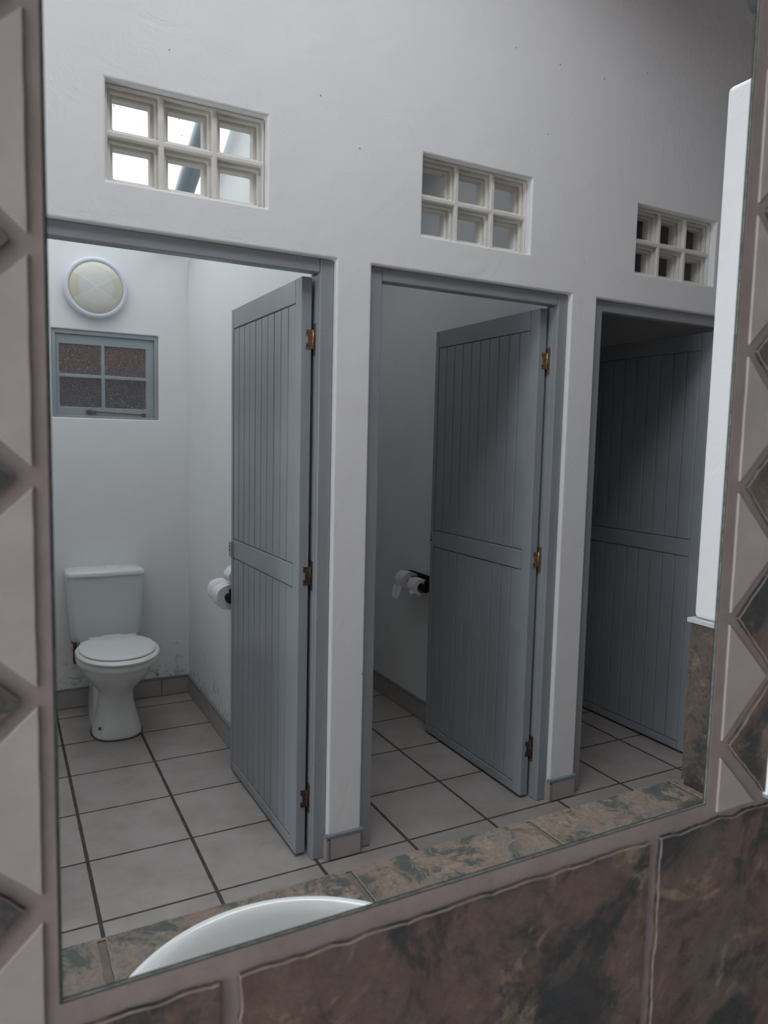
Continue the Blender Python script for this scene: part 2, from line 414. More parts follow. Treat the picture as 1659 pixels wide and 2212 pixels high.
# ---------------------------------------------------------------- doors
LW,LH,LT=.768,1.978,.036
def hinge_parts(zc,rusty,root,mloc):
    mp='rust' if rusty else 'bronze'; mb='rust' if rusty else 'brass'
    bm=B(); 
    # leaf on the edge of the door: an outline with a notch on its outer side (local: hinge edge faces -y)
    h=.031; y=-.0015
    prism(bm,[(.0385,zc-h),(.0385,zc+h),(.0165,zc+h),(.0165,zc+.013),(.0235,zc+.013),(.0235,zc-.013),(.0165,zc-.013),(.0165,zc-h)],y-.0008,y+.0012)
    for s in (-.021,.021): cyl(bm,(.0215,y-.0015,zc+s),(.0215,y,zc+s),.0028,n=10,mi=1)
    o1=obj('hinge',bm,[mp,'screw'],root)
    bm=B(); cyl(bm,(.0405,-.004,zc-h),(.0405,-.004,zc+h),.0038,n=14)
    obj('hinge_pin',bm,mb,o1)
    # leaf on the frame
    bm=B(); H=.052; x=.0455
    prism(bm,[(-.012,zc-H),(.012,zc-H),(.012,zc-.033),(-.004,zc-.033),(-.004,zc-.010),(.0,zc-.008),(.0,zc+.008),(-.004,zc+.010),(-.004,zc+.033),(.012,zc+.033),(.012,zc+H),(-.012,zc+H)],x-.001,x+.001,axis='x')
    for q in (-.043,.043): cyl(bm,(x-.002,0,zc+q),(x,0,zc+q),.003,n=10,mi=1)
    obj('hinge_plate',bm,[mp,'screw'],o1)
    return o1
def make_door(n,hx,hy,ang,nb,label,rust,seed,hinges=True):
    """local frame: +y from hinge edge to free edge, visible face at x=0, thickness towards +x"""
    rnd=random.Random(seed)
    root=thing('door_%d'%n,label,'door',(hx,hy,.012),'open stall doors',kind='structure'); root.rotation_euler=(0,0,ang)
    W,H=LW,LH; sF=W-.028; sH=.056
    rails=[(0,.038),(.942,1.020),(H-.078,H)]
    bm=B(); box(bm,.009,LT-.009,.004,W-.004,.004,H-.004)
    core=obj('core',bm,'paint',root); core.name='door_core'
    bm=B(); box(bm,0,LT,0,sH-.0015,0,H); 
    obj('stile',bm,'paint',root,bevel=.0022)
    bm=B(); box(bm,0,LT,sF+.0015,W,0,H)
    obj('stile',bm,'paint',root,bevel=.0022)
    for i,(z0,z1) in enumerate(rails):
        bm=B(); box(bm,0,LT,sH+.0005,sF-.0005,z0,z1); obj('rail',bm,'paint',root,bevel=.0022)
    # boards
    ys=[sH+(sF-sH)*i/nb for i in range(nb+1)]
    for k,(za,zb) in enumerate(((rails[0][1],rails[1][0]),(rails[1][1],rails[2][0]))):
        bm=B()
        for y0,y1 in zip(ys,ys[1:]):
            d=rnd.uniform(0,.0008)
            box(bm,.0018+d,LT-.002,y0+.0018,y1-.0018,za+.0026,zb-.0030)
        obj('boarding',bm,'paint',root,bevel=.0034,segs=2)
    # latch keep on the free edge
    bm=B(); z0=.943; pr=.010 if n==1 else .003
    box(bm,-pr,.0,W-.030,W-.001,z0,z0+.066,0); box(bm,0,.020,W-.001,W+.0015,z0,z0+.066,0)
    for q,sr in ((.010,.0028),(.030,.006),(.046,.005),(.058,.0028)):
        cyl(bm,(-pr-.0006,W-.013,z0+q),(-pr+.0005,W-.013,z0+q),sr,n=12,mi=1)
    obj('latch_plate',bm,['latch','screw'],root)
    if hinges:
        for zc in (1.778,.988,.198): hinge_parts(zc,rust(zc),root,None)
    return root
def ang_for(dx,dy): return -math.atan2(dx,dy)   # free edge shifted by dx over dy
make_door(1,.650,.072,ang_for(-.012,.76),10,'open grey-blue boarded door of the first stall, beside the toilet, with rusty hinges',lambda z:z<1.5,1)
make_door(2,1.640,.076,ang_for(.002,.76),10,'open grey-blue boarded door of the middle stall with bronze hinges',lambda z:z<.5,2)
make_door(3,2.628,.074,ang_for(-.008,.76),9,'dark grey-blue boarded door of the third stall standing in shade',lambda z:False,3,hinges=False)

# ---------------------------------------------------------------- breeze block grilles
def grille(x0,x1,label):
    bm=B(); nx,nz=3,2; W=(x1-x0)/nx; H=(GZ1-GZ0)/nz
    def holes(inx0,inx1,inz0,inz1):
        return [(x0+i*W+inx0,x0+(i+1)*W-inx1,GZ0+j*H+inz0,GZ0+(j+1)*H-inz1) for i in range(nx) for j in range(nz)]
    e=.0005
    plate(bm,x0+e,x1-e,GZ0+e,GZ1-e,holes(.008,.008,.008,.008),WY+.028,WY+.046)
    plate(bm,x0+e,x1-e,GZ0+e,GZ1-e,holes(.017,.017,.017,.017),WY+.046,WY+.064)
    plate(bm,x0+e,x1-e,GZ0+e,GZ1-e,holes(.026,.026,.026,.026),WY+.064,WY+.100)
    # uneven rim at the back edge of each cell
    rnd=random.Random(int(x0*1000))
    o=obj('ventilation_grille',bm,'cream',bevel=.0035,segs=2)
    return tag(o,label,'vent','concrete grilles above the doorways')
grille(*GR[0],'cream concrete six-hole grille above the first doorway, bright sky showing through')
grille(*GR[1],'cream concrete six-hole grille above the middle doorway, grey wall showing through')
grille(*GR[2],'cream concrete six-hole grille above the third doorway, dark inside')

# ---------------------------------------------------------------- roof, poles
def roof_piece(name,x0,x1,y0,y1,mat,label,cat,t=.05,holes=None):
    bm=B(); vs=[]
    for x in (x0,x1):
        pass
    prism(bm,[(y0,roofz(y0)),(y1,roofz(y1)),(y1,roofz(y1)+t),(y0,roofz(y0)+t)],x0,x1,axis='x')
    return tag(obj(name,bm,mat),label,cat,kind='structure')
CX0,CSX,CYE=-1.05,1.6,-.5          # bounds of the unseen corridor sheeting, set to light the stall wall
SKX0,SKX1=-.75,.98
def roof_piece(name,x0,x1,y0,y1,mat,label,cat,t=.05):
    bm=B(); prism(bm,[(y0,roofz(y0)),(y1,roofz(y1)),(y1,roofz(y1)+t),(y0,roofz(y0)+t)],x0,x1,axis='x')
    return tag(obj(name,bm,mat),label,cat,kind='structure')
roof_piece('ceiling',SKX1,XR,.02,BY+.25,'roof','dark sloping roof boards over the second and third stall','ceiling')
roof_piece('ceiling_corridor',CX0,XR,CYE,.02,'roof','dark sloping roof boards over the corridor along the stall wall','ceiling')
roof_piece('ceiling_corridor_right',CSX,XR,MY,CYE,'roof','dark sloping roof boards over the right end of the corridor','ceiling')
roof_piece('ceiling_corridor_left',XL,CX0,MY,.02,'roof','dark sloping roof boards over the left end of the corridor','ceiling')
roof_piece('ceiling_left',XL,SKX0,.02,BY+.25,'roof','dark sloping roof boards left of the first stall','ceiling')
def sheet(name,x0,x1,y0,y1,mat,label):
    bm=B(); nx=int((x1-x0)/.0175)
    for i in range(nx+1):
        x=x0+(x1-x0)*i/nx; dz=.012*math.sin(x/.0762*2*PI)
        for (y) in (y0,y1): bm.verts.new((x,y,roofz(y)+.018+dz))
    bm.verts.ensure_lookup_table()
    for i in range(nx): bm.faces.new((bm.verts[2*i],bm.verts[2*i+1],bm.verts[2*i+3],bm.verts[2*i+2]))
    o=obj(name,bm,mat,smooth=True); md=o.modifiers.new('solid','SOLIDIFY'); md.thickness=.002
    tag(o,label,'skylight',kind='structure')
sheet('window_2',SKX0,SKX1,.02,BY+.25,'sheet','pale weathered roof sheet above the first stall, dimmed to cut its light, seen through the first grille')
sheet('corridor_light_sheet',CX0,CSX,MY,CYE,'sheet2','clear roof sheet over the corridor, unseen, added to light the stall wall')
def pole(x,label,dz=-.052,y0=-1.75,y1=BY+.2,r=.046):
    bm=B(); n=24; L0=Vector((x,y0,roofz(y0)+dz)); L1=Vector((x,y1,roofz(y1)+dz))
    cyl(bm,L0,L1,r*1.06,r*.94,n)
    return tag(obj('roof_pole',bm,'pole',smooth='angle'),label,'pole','round roof poles')
bm=B(); q=lambda y:2.747-.39*(y-1.29)
cyl(bm,(.60,.14,q(.14)),(.60,BY+.25,q(BY+.25)),.048,.045,28)
tag(obj('roof_pole',bm,'pole',smooth='angle'),'grey-blue round roof pole crossing behind the first grille','pole','round roof poles')
pole(1.62,'grey-blue round roof pole over the middle stall')
pole(2.675,'grey-blue round roof pole meeting the wall at the top right corner, only its tip showing')

# ---------------------------------------------------------------- window in the back wall
win=thing('window_1','small grey-blue four-pane obscured window above the toilet','window',(WX0,BY,WZ0),kind='structure')
bm=B(); f=.020; y0,y1=BY+.012,BY+.06
for a in ((WX0,WX0+f,WZ0,WZ1),(WX1-f,WX1,WZ0,WZ1),(WX0+f,WX1-f,WZ0,WZ0+f*.7),(WX0+f,WX1-f,WZ1-f*1.1,WZ1)): box(bm,a[0],a[1],y0,y1,a[2],a[3])
part('window_frame',bm,'paint_win',win,bevel=.002)
PX=[(.052,.256),(.273,.483)]; PZ=[(1.604,1.757),(1.774,1.927)]
bm=B(); plate(bm,WX0+f,WX1-f,WZ0+f*.7,WZ1-f*1.1,[(a,b,c,d) for a,b in PX for c,d in PZ],BY+.026,BY+.052)
sash=part('sash',bm,'paint_win',win,bevel=.002)
for a,b in PX:
    for c,d in PZ:
        bm=B(); box(bm,a-.002,b+.002,BY+.039,BY+.043,c-.002,d+.002); part('pane',bm,'glass',win)
bm=B(); zz=1.577
cyl(bm,(.19,BY+.016,zz+.006),(.475,BY+.012,zz-.004),.0032,n=10)
box(bm,.178,.205,BY+.008,BY+.027,zz-.002,zz+.013); box(bm,.462,.478,BY+.006,BY+.027,zz-.008,zz+.005)
cyl(bm,(.222,BY+.008,zz+.004),(.222,BY+.026,zz+.004),.007,n=12)
part('window_stay',bm,'bronze',win)
# backing added behind the glass against the bright sky: brown wall, dark panel below
bm=B(); 
box(bm,-.5,1.1,BY+.75,BY+.80,1.735,2.6)
tag(obj('outside_wall',bm,'darkwall'),'reddish brown wall dimly seen through the two upper panes of the obscured window','wall',kind='structure')
bm=B(); box(bm,-.5,1.1,BY+.70,BY+.75,1.0,1.735)
tag(obj('outside_wall_base',bm,'darkblue'),'dark blue-grey wall dimly seen through the two lower panes of the obscured window','wall',kind='structure')
bm=B(); box(bm,-.55,-.5,BY+.13,BY+.8,1.0,2.6); box(bm,1.1,1.15,BY+.13,BY+.8,1.0,2.6); box(bm,-.55,1.15,BY+.13,BY+.8,.95,1.0)  # added box, holds the bright sky back from the panes
tag(obj('added_sky_blocker',bm,'roof'),'dark open-topped box added behind the obscured window to hold back the bright sky','wall',kind='structure')

# ---------------------------------------------------------------- round wall lamp
lc=(.228,BY,2.212)
lamp=thing('wall_lamp','round white bulkhead lamp with a cream prismatic lens, on the wall above the small window','lamp',lc)
def lathe_y(bm,prof,c,n=64,mi=0):
    """prof: (r, depth towards -y)"""
    rs=[]
    for r,d in prof:
        rs.append([Vector((c[0]+r*math.cos(2*PI*i/n),c[1]-d,c[2]+r*math.sin(2*PI*i/n))) for i in range(n)])
    rings(bm,rs,mi=mi)
bm=B(); lathe_y(bm,[(.140,0),(.146,.006),(.146,.022),(.140,.028)],lc); part('lamp_base',bm,'lamp_rim',lamp,smooth='angle')
bm=B(); lathe_y(bm,[(.146,.014),(.154,.018),(.157,.030),(.154,.043),(.147,.050),(.138,.052),(.131,.048),(.130,.040),(.125,.030)],lc)
part('lamp_rim',bm,'lamp_rim',lamp,smooth=True)
bm=B(); prof=[(.1315*math.cos(t),.040+.034*math.sin(t)) for t in [PI/2*i/10 for i in range(10)]]+[(.002,.074)]
lathe_y(bm,[(.1315,.036)]+prof,(0,0,0))
ln=part('lens',bm,'lens',lamp,smooth=True); ln.location=Vector(lc)

# ---------------------------------------------------------------- toilet
tx=.250
toilet=thing('toilet','white close-coupled toilet with closed lid against the back wall of the first stall','toilet',(tx,1.52,0))
def egg(cx,yf,yb,rx,z,n=48,p=2.0,wide=.56):
    """outline with its widest point nearer the back"""
    yc=yf+(yb-yf)*wide; out=[]
    for i in range(n):
        t=2*PI*i/n; c,s=math.cos(t),math.sin(t)
        x=rx*math.copysign(abs(c)**(2/p),c); r=(yb-yc) if s>0 else (yc-yf)
        y=r*math.copysign(abs(s)**(2/p),s); out.append(Vector((cx+x,yc+y,z)))
    return out
def spline_levels(lv,k=4):
    out=[]
    for i in range(len(lv)-1):
        p0=lv[max(i-1,0)];p1=lv[i];p2=lv[i+1];p3=lv[min(i+2,len(lv)-1)]
        for j in range(k):
            t=j/k
            out.append(tuple(.5*((2*b)+(-a+c)*t+(2*a-5*b+4*c-d)*t*t+(-a+3*b-3*c+d)*t**3) for a,b,c,d in zip(p0,p1,p2,p3)))
    out.append(lv[-1]); return out
lv=[(0,.113,1.374,1.62,2.6),(.012,.116,1.371,1.62,2.6),(.05,.107,1.383,1.615,2.5),(.11,.092,1.404,1.61,2.3),(.165,.083,1.418,1.61,2.2),
    (.205,.083,1.412,1.61,2.1),(.245,.102,1.372,1.615,2.1),(.285,.129,1.318,1.62,2.1),(.325,.152,1.270,1.63,2.1),(.362,.163,1.240,1.64,2.1)]
lv=spline_levels(lv)+[(.368,.164,1.236,1.65,2.1),(.372,.175,1.215,1.655,2.1),(.379,.184,1.200,1.66,2.1),(.390,.1885,1.190,1.66,2.1),(.406,.189,1.188,1.66,2.1),(.413,.187,1.191,1.66,2.1),(.4165,.180,1.20,1.655,2.1)]
bm=B(); rings(bm,[egg(tx+.002,yf,yb,rx,z,p=p) for z,rx,yf,yb,p in lv])
bowl=part('bowl',bm,'ceramic',toilet,smooth='angle')
bm=B(); prism(bm,[(v.x,v.y) for v in egg(tx+.002,1.363,1.64,.121,0,p=2.6)],0,.0035,axis='z')
part('floor_seal',bm,'dark_joint',toilet)
def rrect(cx,cy,hx,hy,r,z,k=6,r2=None):
    pts=[]
    r2=r if r2 is None else r2
    for sx,sy,a0,rr in ((1,1,0,r2),(-1,1,90,r2),(-1,-1,180,r),(1,-1,270,r)):
        for j in range(k+1):
            a=math.radians(a0+90*j/k); pts.append(Vector((cx+sx*(hx-rr)+rr*math.cos(a),cy+sy*(hy-rr)+rr*math.sin(a),z)))
    return pts
bm=B()
rings(bm,[rrect(tx-.01,1.72,.092,.16,.05,0),rrect(tx-.01,1.72,.086,.15,.05,.08),rrect(tx-.01,1.72,.08,.15,.05,.22),rrect(tx,1.71,.105,.15,.05,.32),rrect(tx,1.70,.135,.14,.04,.375),rrect(tx,1.70,.14,.14,.04,.404)])
part('pedestal_outlet',bm,'ceramic',toilet,smooth='angle')
bm=B()
rings(bm,[egg(tx+.002,1.186,1.65,.185,.4165,p=2.1),egg(tx+.002,1.176,1.655,.190,.421,p=2.1),egg(tx+.002,1.174,1.655,.191,.428,p=2.1),egg(tx+.002,1.182,1.652,.187,.435,p=2.1),egg(tx+.002,1.20,1.645,.175,.438,p=2.1)])
part('seat',bm,'seat',toilet,smooth='angle')
bm=B()
rings(bm,[egg(tx,1.212,1.635,.170,.4385,p=2.15,wide=.54),egg(tx,1.205,1.64,.174,.441,p=2.15,wide=.54),egg(tx,1.204,1.64,.1745,.446,p=2.15,wide=.54),egg(tx,1.210,1.635,.171,.4505,p=2.15,wide=.54),egg(tx,1.24,1.63,.15,.4535,p=2.15,wide=.54),egg(tx,1.36,1.50,.05,.455,p=2.15,wide=.54)])
box(bm,tx-.042,tx+.048,1.62,1.665,.436,.447)
part('seat_lid',bm,'seat',toilet,smooth='angle')
for hx in (.165,.350):
    bm=B(); cyl(bm,(hx-.022,1.640,.440),(hx+.022,1.640,.440),.0085,n=14); box(bm,hx-.022,hx+.022,1.630,1.70,.427,.437)
    part('seat_hinge',bm,'chrome',toilet,smooth='angle')
bm=B(); ct=1.822
L_=[(.394,.155,.072,.05),(.398,.165,.078,.045),(.410,.171,.084,.036),(.435,.174,.086,.03),(.55,.180,.087,.028),(.70,.188,.088,.028),(.738,.190,.088,.028)]
rings(bm,[rrect(.2435,ct,hx,hy,r,z,r2=.012) for z,hx,hy,r in L_])
cis=part('cistern',bm,'cistern',toilet,smooth='angle')
bm=B()
L_=[(.7375,.191,.090,.034),(.740,.1945,.094,.038),(.748,.1955,.095,.040),(.757,.194,.093,.040),(.764,.188,.088,.040),(.769,.172,.074,.040),(.772,.14,.05,.036),(.773,.05,.02,.02)]
rings(bm,[rrect(.2435,ct-.002,hx,hy,min(r,hy*.95),z,r2=min(.03,hy*.9)) for z,hx,hy,r in L_])
lid=part('cistern_lid',bm,'ceramic',toilet,smooth='angle')
bm=B(); cyl(bm,(.262,ct,.770),(.262,ct,.776),.021,.019,n=28); part('flush_button',bm,'seat',lid,smooth='angle')
bm=B(); cyl(bm,(.096,1.86,.26),(.096,1.86,.405),.010,n=12); cyl(bm,(.096,1.86,.27),(.096,1.915,.27),.009,n=12); cyl(bm,(.096,1.86,.37),(.096,1.86,.392),.017,n=6)
part('supply_pipe',bm,'pipe',toilet,smooth='angle')
bm=B(); cyl(bm,(.166,1.418,.055),(.160,1.416,.055),.008,n=8)
part('fixing_screw',bm,'pipe',toilet)

# ---------------------------------------------------------------- paper holders and rolls
def holder(wx,y0,y1,z,label):
    """black twin holder fixed to the wall plane x=wx"""
    t=thing('toilet_paper_holder',label,'toilet paper holder',(wx,(y0+y1)/2,z),'toilet paper holders')
    bm=B(); box(bm,wx-.007,wx,y0,y1,z-.035,z+.050); part('back_plate',bm,'black',t,bevel=.002)
    bm=B(); prism(bm,[(wx-.007,z+.050),(wx-.007,z+.044),(wx-.075,z+.040),(wx-.075,z+.044)],y1-.02,y1,axis='y'); 
    part('hood',bm,'black',t)
    for y in (y0+.004,(y0+y1)/2,y1-.004):
        bm=B(); box(bm,wx-.072,wx-.004,y-.003,y+.003,z-.010,z+.042); cyl(bm,(wx-.066,y-.0035,z),(wx-.066,y+.0035,z),.022,n=20)
        part('bracket_arm',bm,'black',t,smooth='angle')
    bm=B(); cyl(bm,(wx-.066,y0+.002,z),(wx-.066,y1-.002,z),.014,n=18); part('spindle',bm,'black',t,smooth='angle')
    return t
def roll(label,cx,cy,cz,R,Wd,r_in=.020,flap=None,axis='y',seed=0,sag=0):
    rnd=random.Random(seed)
    root=thing('toilet_roll',label,'toilet roll',(cx,cy,cz),'toilet rolls on the wall holders')
    bm=B(); n=48
    def ring(r,y,jit=0): 
        return [Vector((cx+(r+jit*math.sin(5*a+seed))*math.cos(a),y,cz+(r+jit*math.sin(5*a+seed))*math.sin(a))) for a in [2*PI*i/n for i in range(n)]]
    y0,y1=cy-Wd/2,cy+Wd/2
    rs=[ring(r_in,y0)]
    k=7
    for i in range(1,k): rs.append(ring(r_in+(R-r_in)*i/k,y0+(.0012 if i%2 else 0)))
    rs+=[ring(R-.002,y0,.0008),ring(R,y0+.003,.0012),ring(R,y0+Wd*.35,.0010),ring(R-.001,y0+Wd*.352,.001),ring(R-.0008,y0+Wd*.37,.001),ring(R,y0+Wd*.38,.001),ring(R,y1-.003,.0012),ring(R-.002,y1,.0008),ring(r_in,y1),ring(r_in,y0)]
    rings(bm,rs,False,False); bmesh.ops.remove_doubles(bm,verts=bm.verts,dist=1e-6)
    part('paper',bm,'paper',root,smooth='angle')
    if flap:
        a0,drop,w0,out=flap
        bm=B(); nu,nv=10,16; V=[]
        for j in range(nv+1):
            row=[]
            t=j/nv
            for i in range(nu+1):
                u=i/nu
                # wraps round the roll, then hangs with creases
                arc=.55; 
                if t<arc:
                    a=PI*.55+ (t/arc)*PI*.55; rr=R+.0012
                    x=cx+rr*math.cos(a); z=cz+rr*math.sin(a)
                else:
                    q=(t-arc)/(1-arc); a=PI*1.10
                    x=cx+(R+.0015)*math.cos(a)-out*q+.004*math.sin(9*u+4*q); z=cz+(R)*math.sin(a)-drop*q*(1-.45*abs(u-.42)) 
                wv=w0*(1-.15*max(0,t-arc)/(1-arc)*(.5+.5*math.sin(3*u+1)))
                y=cy-Wd/2+.002+u*wv+ (max(0,t-arc))*.02*math.sin(6*u)
                row.append(bm.verts.new((x,y,z+.002*math.sin(23*u+7*t)*(1 if t>arc else .2))))
            V.append(row)
        # ragged end
        for i in range(nu+1): V[-1][i].co.z+=rnd.uniform(-.012,.008)
        for j in range(nv):
            for i in range(nu): bm.faces.new((V[j][i],V[j][i+1],V[j+1][i+1],V[j+1][i]))
        o=part('loose_sheet',bm,'paper',root,smooth=True); md=o.modifiers.new('solid','SOLIDIFY'); md.thickness=.0006
    return root
holder(.705,.845,1.055,.768,'black toilet paper holder half hidden by the open door of the first stall')
roll('full white toilet roll nearest the door edge in the first stall',.639,.915,.768,.056,.088,seed=1)
roll('white toilet roll behind the full roll, farther from the door in the first stall',.639,1.005,.772,.053,.080,seed=2)
roll('white roll highest of three in the first stall, only its edge showing beside the door',.667,.890,.862,.036,.085,seed=5)
holder(1.715,.885,1.150,.728,'black twin toilet paper holder on the grey wall of the middle stall')
roll('nearly used white roll next to the open door in the middle stall',1.649,.965,.725,.045,.080,.026,flap=(0,.018,.045,.004),seed=3)
roll('torn white toilet roll with ragged hanging sheets in the middle stall',1.649,1.083,.735,.052,.086,flap=(0,.085,.080,.022),seed=4)

# ---------------------------------------------------------------- tiles with broken edges
def ragged(pts,step=.007,amp=.0014,seed=0,smoothk=1):
    rnd=random.Random(seed); out=[]
    for i,(a,b) in enumerate(zip(pts,pts[1:]+pts[:1])):
        a=Vector(a);b=Vector(b); d=b-a; l=d.length; n=max(1,int(l/step)); nr=Vector((d.y,-d.x)).normalized()
        for k in range(n):
            p=a+d*(k/n)
            if k>0:
                q=noise.noise(Vector((p.x*55+seed,p.y*55,seed*3.1)))*amp*1.6+rnd.uniform(-amp,amp)*.45
                p=p+nr*q
            out.append((p.x,p.y))
    return out
# countertop
CZ=.85; CY=-1.320; CX0,CX1=-.80,.857
bhx,bhy,bcx,bcy=.145,.150,.022,-1.587
counter=thing('countertop','slate-tiled vanity counter below the mirror, in front of the doorways','counter',(.0,CY,CZ-.06))
ra,rb=.212,.222
def cut_oval(o,k=.955):
    """cut the basin's oval out of a mesh and keep the plain result"""
    bm=B(); pts=[(bcx+ra*k*math.cos(2*PI*i/72),bcy+rb*k*math.sin(2*PI*i/72)) for i in range(72)]
    prism(bm,pts,CZ-.2,CZ+.1,axis='z'); bmesh.ops.recalc_face_normals(bm,faces=bm.faces)
    cm=bpy.data.meshes.new('oval'); bm.to_mesh(cm); bm.free(); c=bpy.data.objects.new('oval',cm); COL.objects.link(c)
    bev=[m for m in o.modifiers]; 
    for m in bev: m.show_viewport=False
    md=o.modifiers.new('cut','BOOLEAN'); md.operation='DIFFERENCE'; md.object=c; md.solver='EXACT'
    bpy.context.view_layer.update()
    dg=bpy.context.evaluated_depsgraph_get(); me=bpy.data.meshes.new_from_object(o.evaluated_get(dg))
    o.modifiers.remove(md); o.data=me
    for m in bev: m.show_viewport=True
    bpy.data.objects.remove(c); bpy.data.meshes.remove(cm)
bm=B(); box(bm,CX0,CX1,MY+.007,CY-.004,CZ-.06,CZ-.003); cut_oval(part('slab',bm,'grout_c',counter))
xs=[-.80,-.474,-.143,.187,.510,.836,.857]
for i,(a,b) in enumerate(zip(xs,xs[1:])):
    for (c,d) in ((MY+.010,-1.656),(-1.646,CY-.001)):
        bm=B(); x0=a+.005; x1=b-.005
        if b>.85: x0,x1=a+.004,b-.001
        prism(bm,ragged([(x0,c),(x1,c),(x1,d),(x0,d)],.012,.0008,i),CZ-.006,CZ,axis='z')
        o=part('slate_tile',bm,'slate_c',counter,bevel=.0012,rim='slate_rim_c')
        if x0<bcx+ra and x1>bcx-ra: cut_oval(o)
bm=B(); box(bm,CX0,CX1,CY-.005,CY,CZ-.06,CZ-.001); part('front_edge',bm,'slate_c',counter,bevel=.001)
# washbasin
basin=thing('washbasin','white oval washbasin set in the slate counter, cut off by the mirror edge','washbasin',(bcx,bcy,CZ))
ra,rb=.212,.222
def ell(k,z,da=0):
    return [Vector((bcx+(ra*k+da)*math.cos(2*PI*i/96),bcy+(rb*k+da)*math.sin(2*PI*i/96),z)) for i in range(96)]
bm=B()
prof=[(1.0,.8505),(1.004,.857),(1.0,.866),(.985,.8725),(.965,.874),(.945,.8725),(.925,.868),(.90,.858),(.86,.835),(.80,.80),(.70,.765),(.55,.742),(.35,.728),(.12,.722)]
rings(bm,[ell(k,z) for k,z in prof]+[ell(.12,.715),ell(.36,.720),ell(.57,.734),(ell(.68,.752)),(ell(.68,.790)),ell(.68,.850)],False,False)
part('bowl',bm,'ceramic',basin,smooth=True)
bm=B(); cyl(bm,(bcx,bcy,.7215),(bcx,bcy,.7245),.026,n=24); part('waste',bm,'chrome',basin)

# nib wall standing at the end of the counter
bm=B(); box(bm,.861,.975,MY+.006,-1.335,1.158,2.066)
tag(obj('wall_nib',bm,'plaster',bevel=.009,segs=3),'bright white plastered wall end standing on the slate-tiled side of the counter','wall',kind='structure')
bm=B(); box(bm,.862,.975,MY+.006,-1.337,0,1.150,1)
for (a,b) in ((.856,1.148),(.545,.845),(.234,.534),(0,.223)):
    prism(bm,ragged([(MY+.008,a),(-1.660,a),(-1.660,b),(MY+.008,b)],.012,.0008,3),.857,.862,axis='x')
    prism(bm,ragged([(-1.650,a),(-1.334,a),(-1.334,b),(-1.650,b)],.012,.0008,8),.857,.862,axis='x')
    prism(bm,[(.859,a),(.972,a),(.972,b),(.859,b)],-1.338,-1.333,axis='y')
box(bm,.852,.978,MY+.006,-1.330,1.150,1.158,2)
tag(obj('wall_nib_base',bm,['slate_n','grout_c','trim_metal'],bevel=.0008),'slate-tiled lower part of the white wall end, right of the counter','wall',kind='structure')

# ---------------------------------------------------------------- mirror wall (tiled) and mirror
MX0,MX1,MZ0,MZ1=-.218,.284,1.160,1.965
th=.003
bm=B(); plate(bm,XL,XR,0,4.36,[(MX0,MX1,MZ0,MZ1)],MY,MY+th)
tag(obj('wall_mirror',bm,'grout'),'pinkish grout bed of the tiled wall round the mirror opening','wall',kind='structure')
bm=B(); s=0
xj=[-1.52,-1.172,-.824,-.476,-.1275,.2215,.5705,.92,1.27]
def tilt(pts): return pts
for (za,zb) in ((.840,1.1455),(.528,.828),(.216,.516)):
    for a,b in zip(xj,xj[1:]):
        s+=1; g=.0058
        prism(bm,ragged([(a+g,za),(b-g,za),(b-g,zb),(a+g,zb)],.0045,.0013,s),MY-.0038,MY+.001,axis='y')
o=obj('trim_4',bm,'slate',bevel=.0008,segs=2,rim='slate_rim')
tag(o,'large brown and charcoal slate wall tiles running below the mirror','wall tiles',kind='structure')
def border(side,name,label):
    pk=B(); dm=B(); s=0
    if side>0: xe,xa,xo,xt,zs0=.2965,.3495,.357,.304,1.2095
    else: xe,xa,xo,xt,zs0=-.2250,-.2780,-.2845,-.2325,1.2190
    sg=1 if side>0 else -1; p=.1100
    zz=[zs0+p*i for i in range(8)]
    z_bot=1.1510
    # lowest half triangle
    pk_list=[[(xe,z_bot),(xe,zs0-.010),(xe+sg*(zs0-.010-z_bot),z_bot)]]
    for z in zz[:-1]:
        pk_list.append([(xe,z+.0048),(xe,z+p-.0048),(xa-sg*.0003,z+p/2)])
    for tri in pk_list:
        s+=1; prism(pk,ragged(tri,.01,.00025,s),MY-.0018,MY+.001,axis='y')
    for z in zz:
        s+=1; h=abs(xo-xt)
        prism(dm,ragged([(xt,z),(xo,z+h),(xo,max(z-h,z_bot+.003))],.004,.0009,s+50),MY-.0036,MY+.001,axis='y')
    r=tag(obj(name,pk,'pink',bevel=.0006,segs=2),label+', pale pink triangular tiles','wall tiles',kind='structure')
    r2=tag(obj(name.replace('5','7').replace('6','8'),dm,'slate',bevel=.0008,segs=2,rim='slate_rim'),label+', brown slate diamond points','wall tiles',kind='structure')
border(-1,'trim_5','tiled border left of the mirror')
border(1,'trim_6','tiled border right of the mirror')
# plaster beyond the border
bm=B(); plate(bm,.3575,XR,1.1545,4.36,[],MY-.005,MY)
box(bm,.3575,XR,MY-.006,MY,1.1515,1.1545,1)
tag(obj('wall_front_right',bm,['plaster','skirt_trim'],bevel=.001),'white plaster at the far right beyond the tiled border','wall',kind='structure')
bm=B(); plate(bm,XL,-.2885,1.1545,4.36,[],MY-.005,MY)
tag(obj('wall_front_left',bm,'plaster',bevel=.001),'white plaster left of the tiled border, outside the picture','wall',kind='structure')
bm=B(); plate(bm,-.2885,.3575,1.99,4.36,[],MY-.005,MY)
tag(obj('wall_front_top',bm,'plaster',bevel=.001),'white plaster above the mirror, outside the picture','wall',kind='structure')
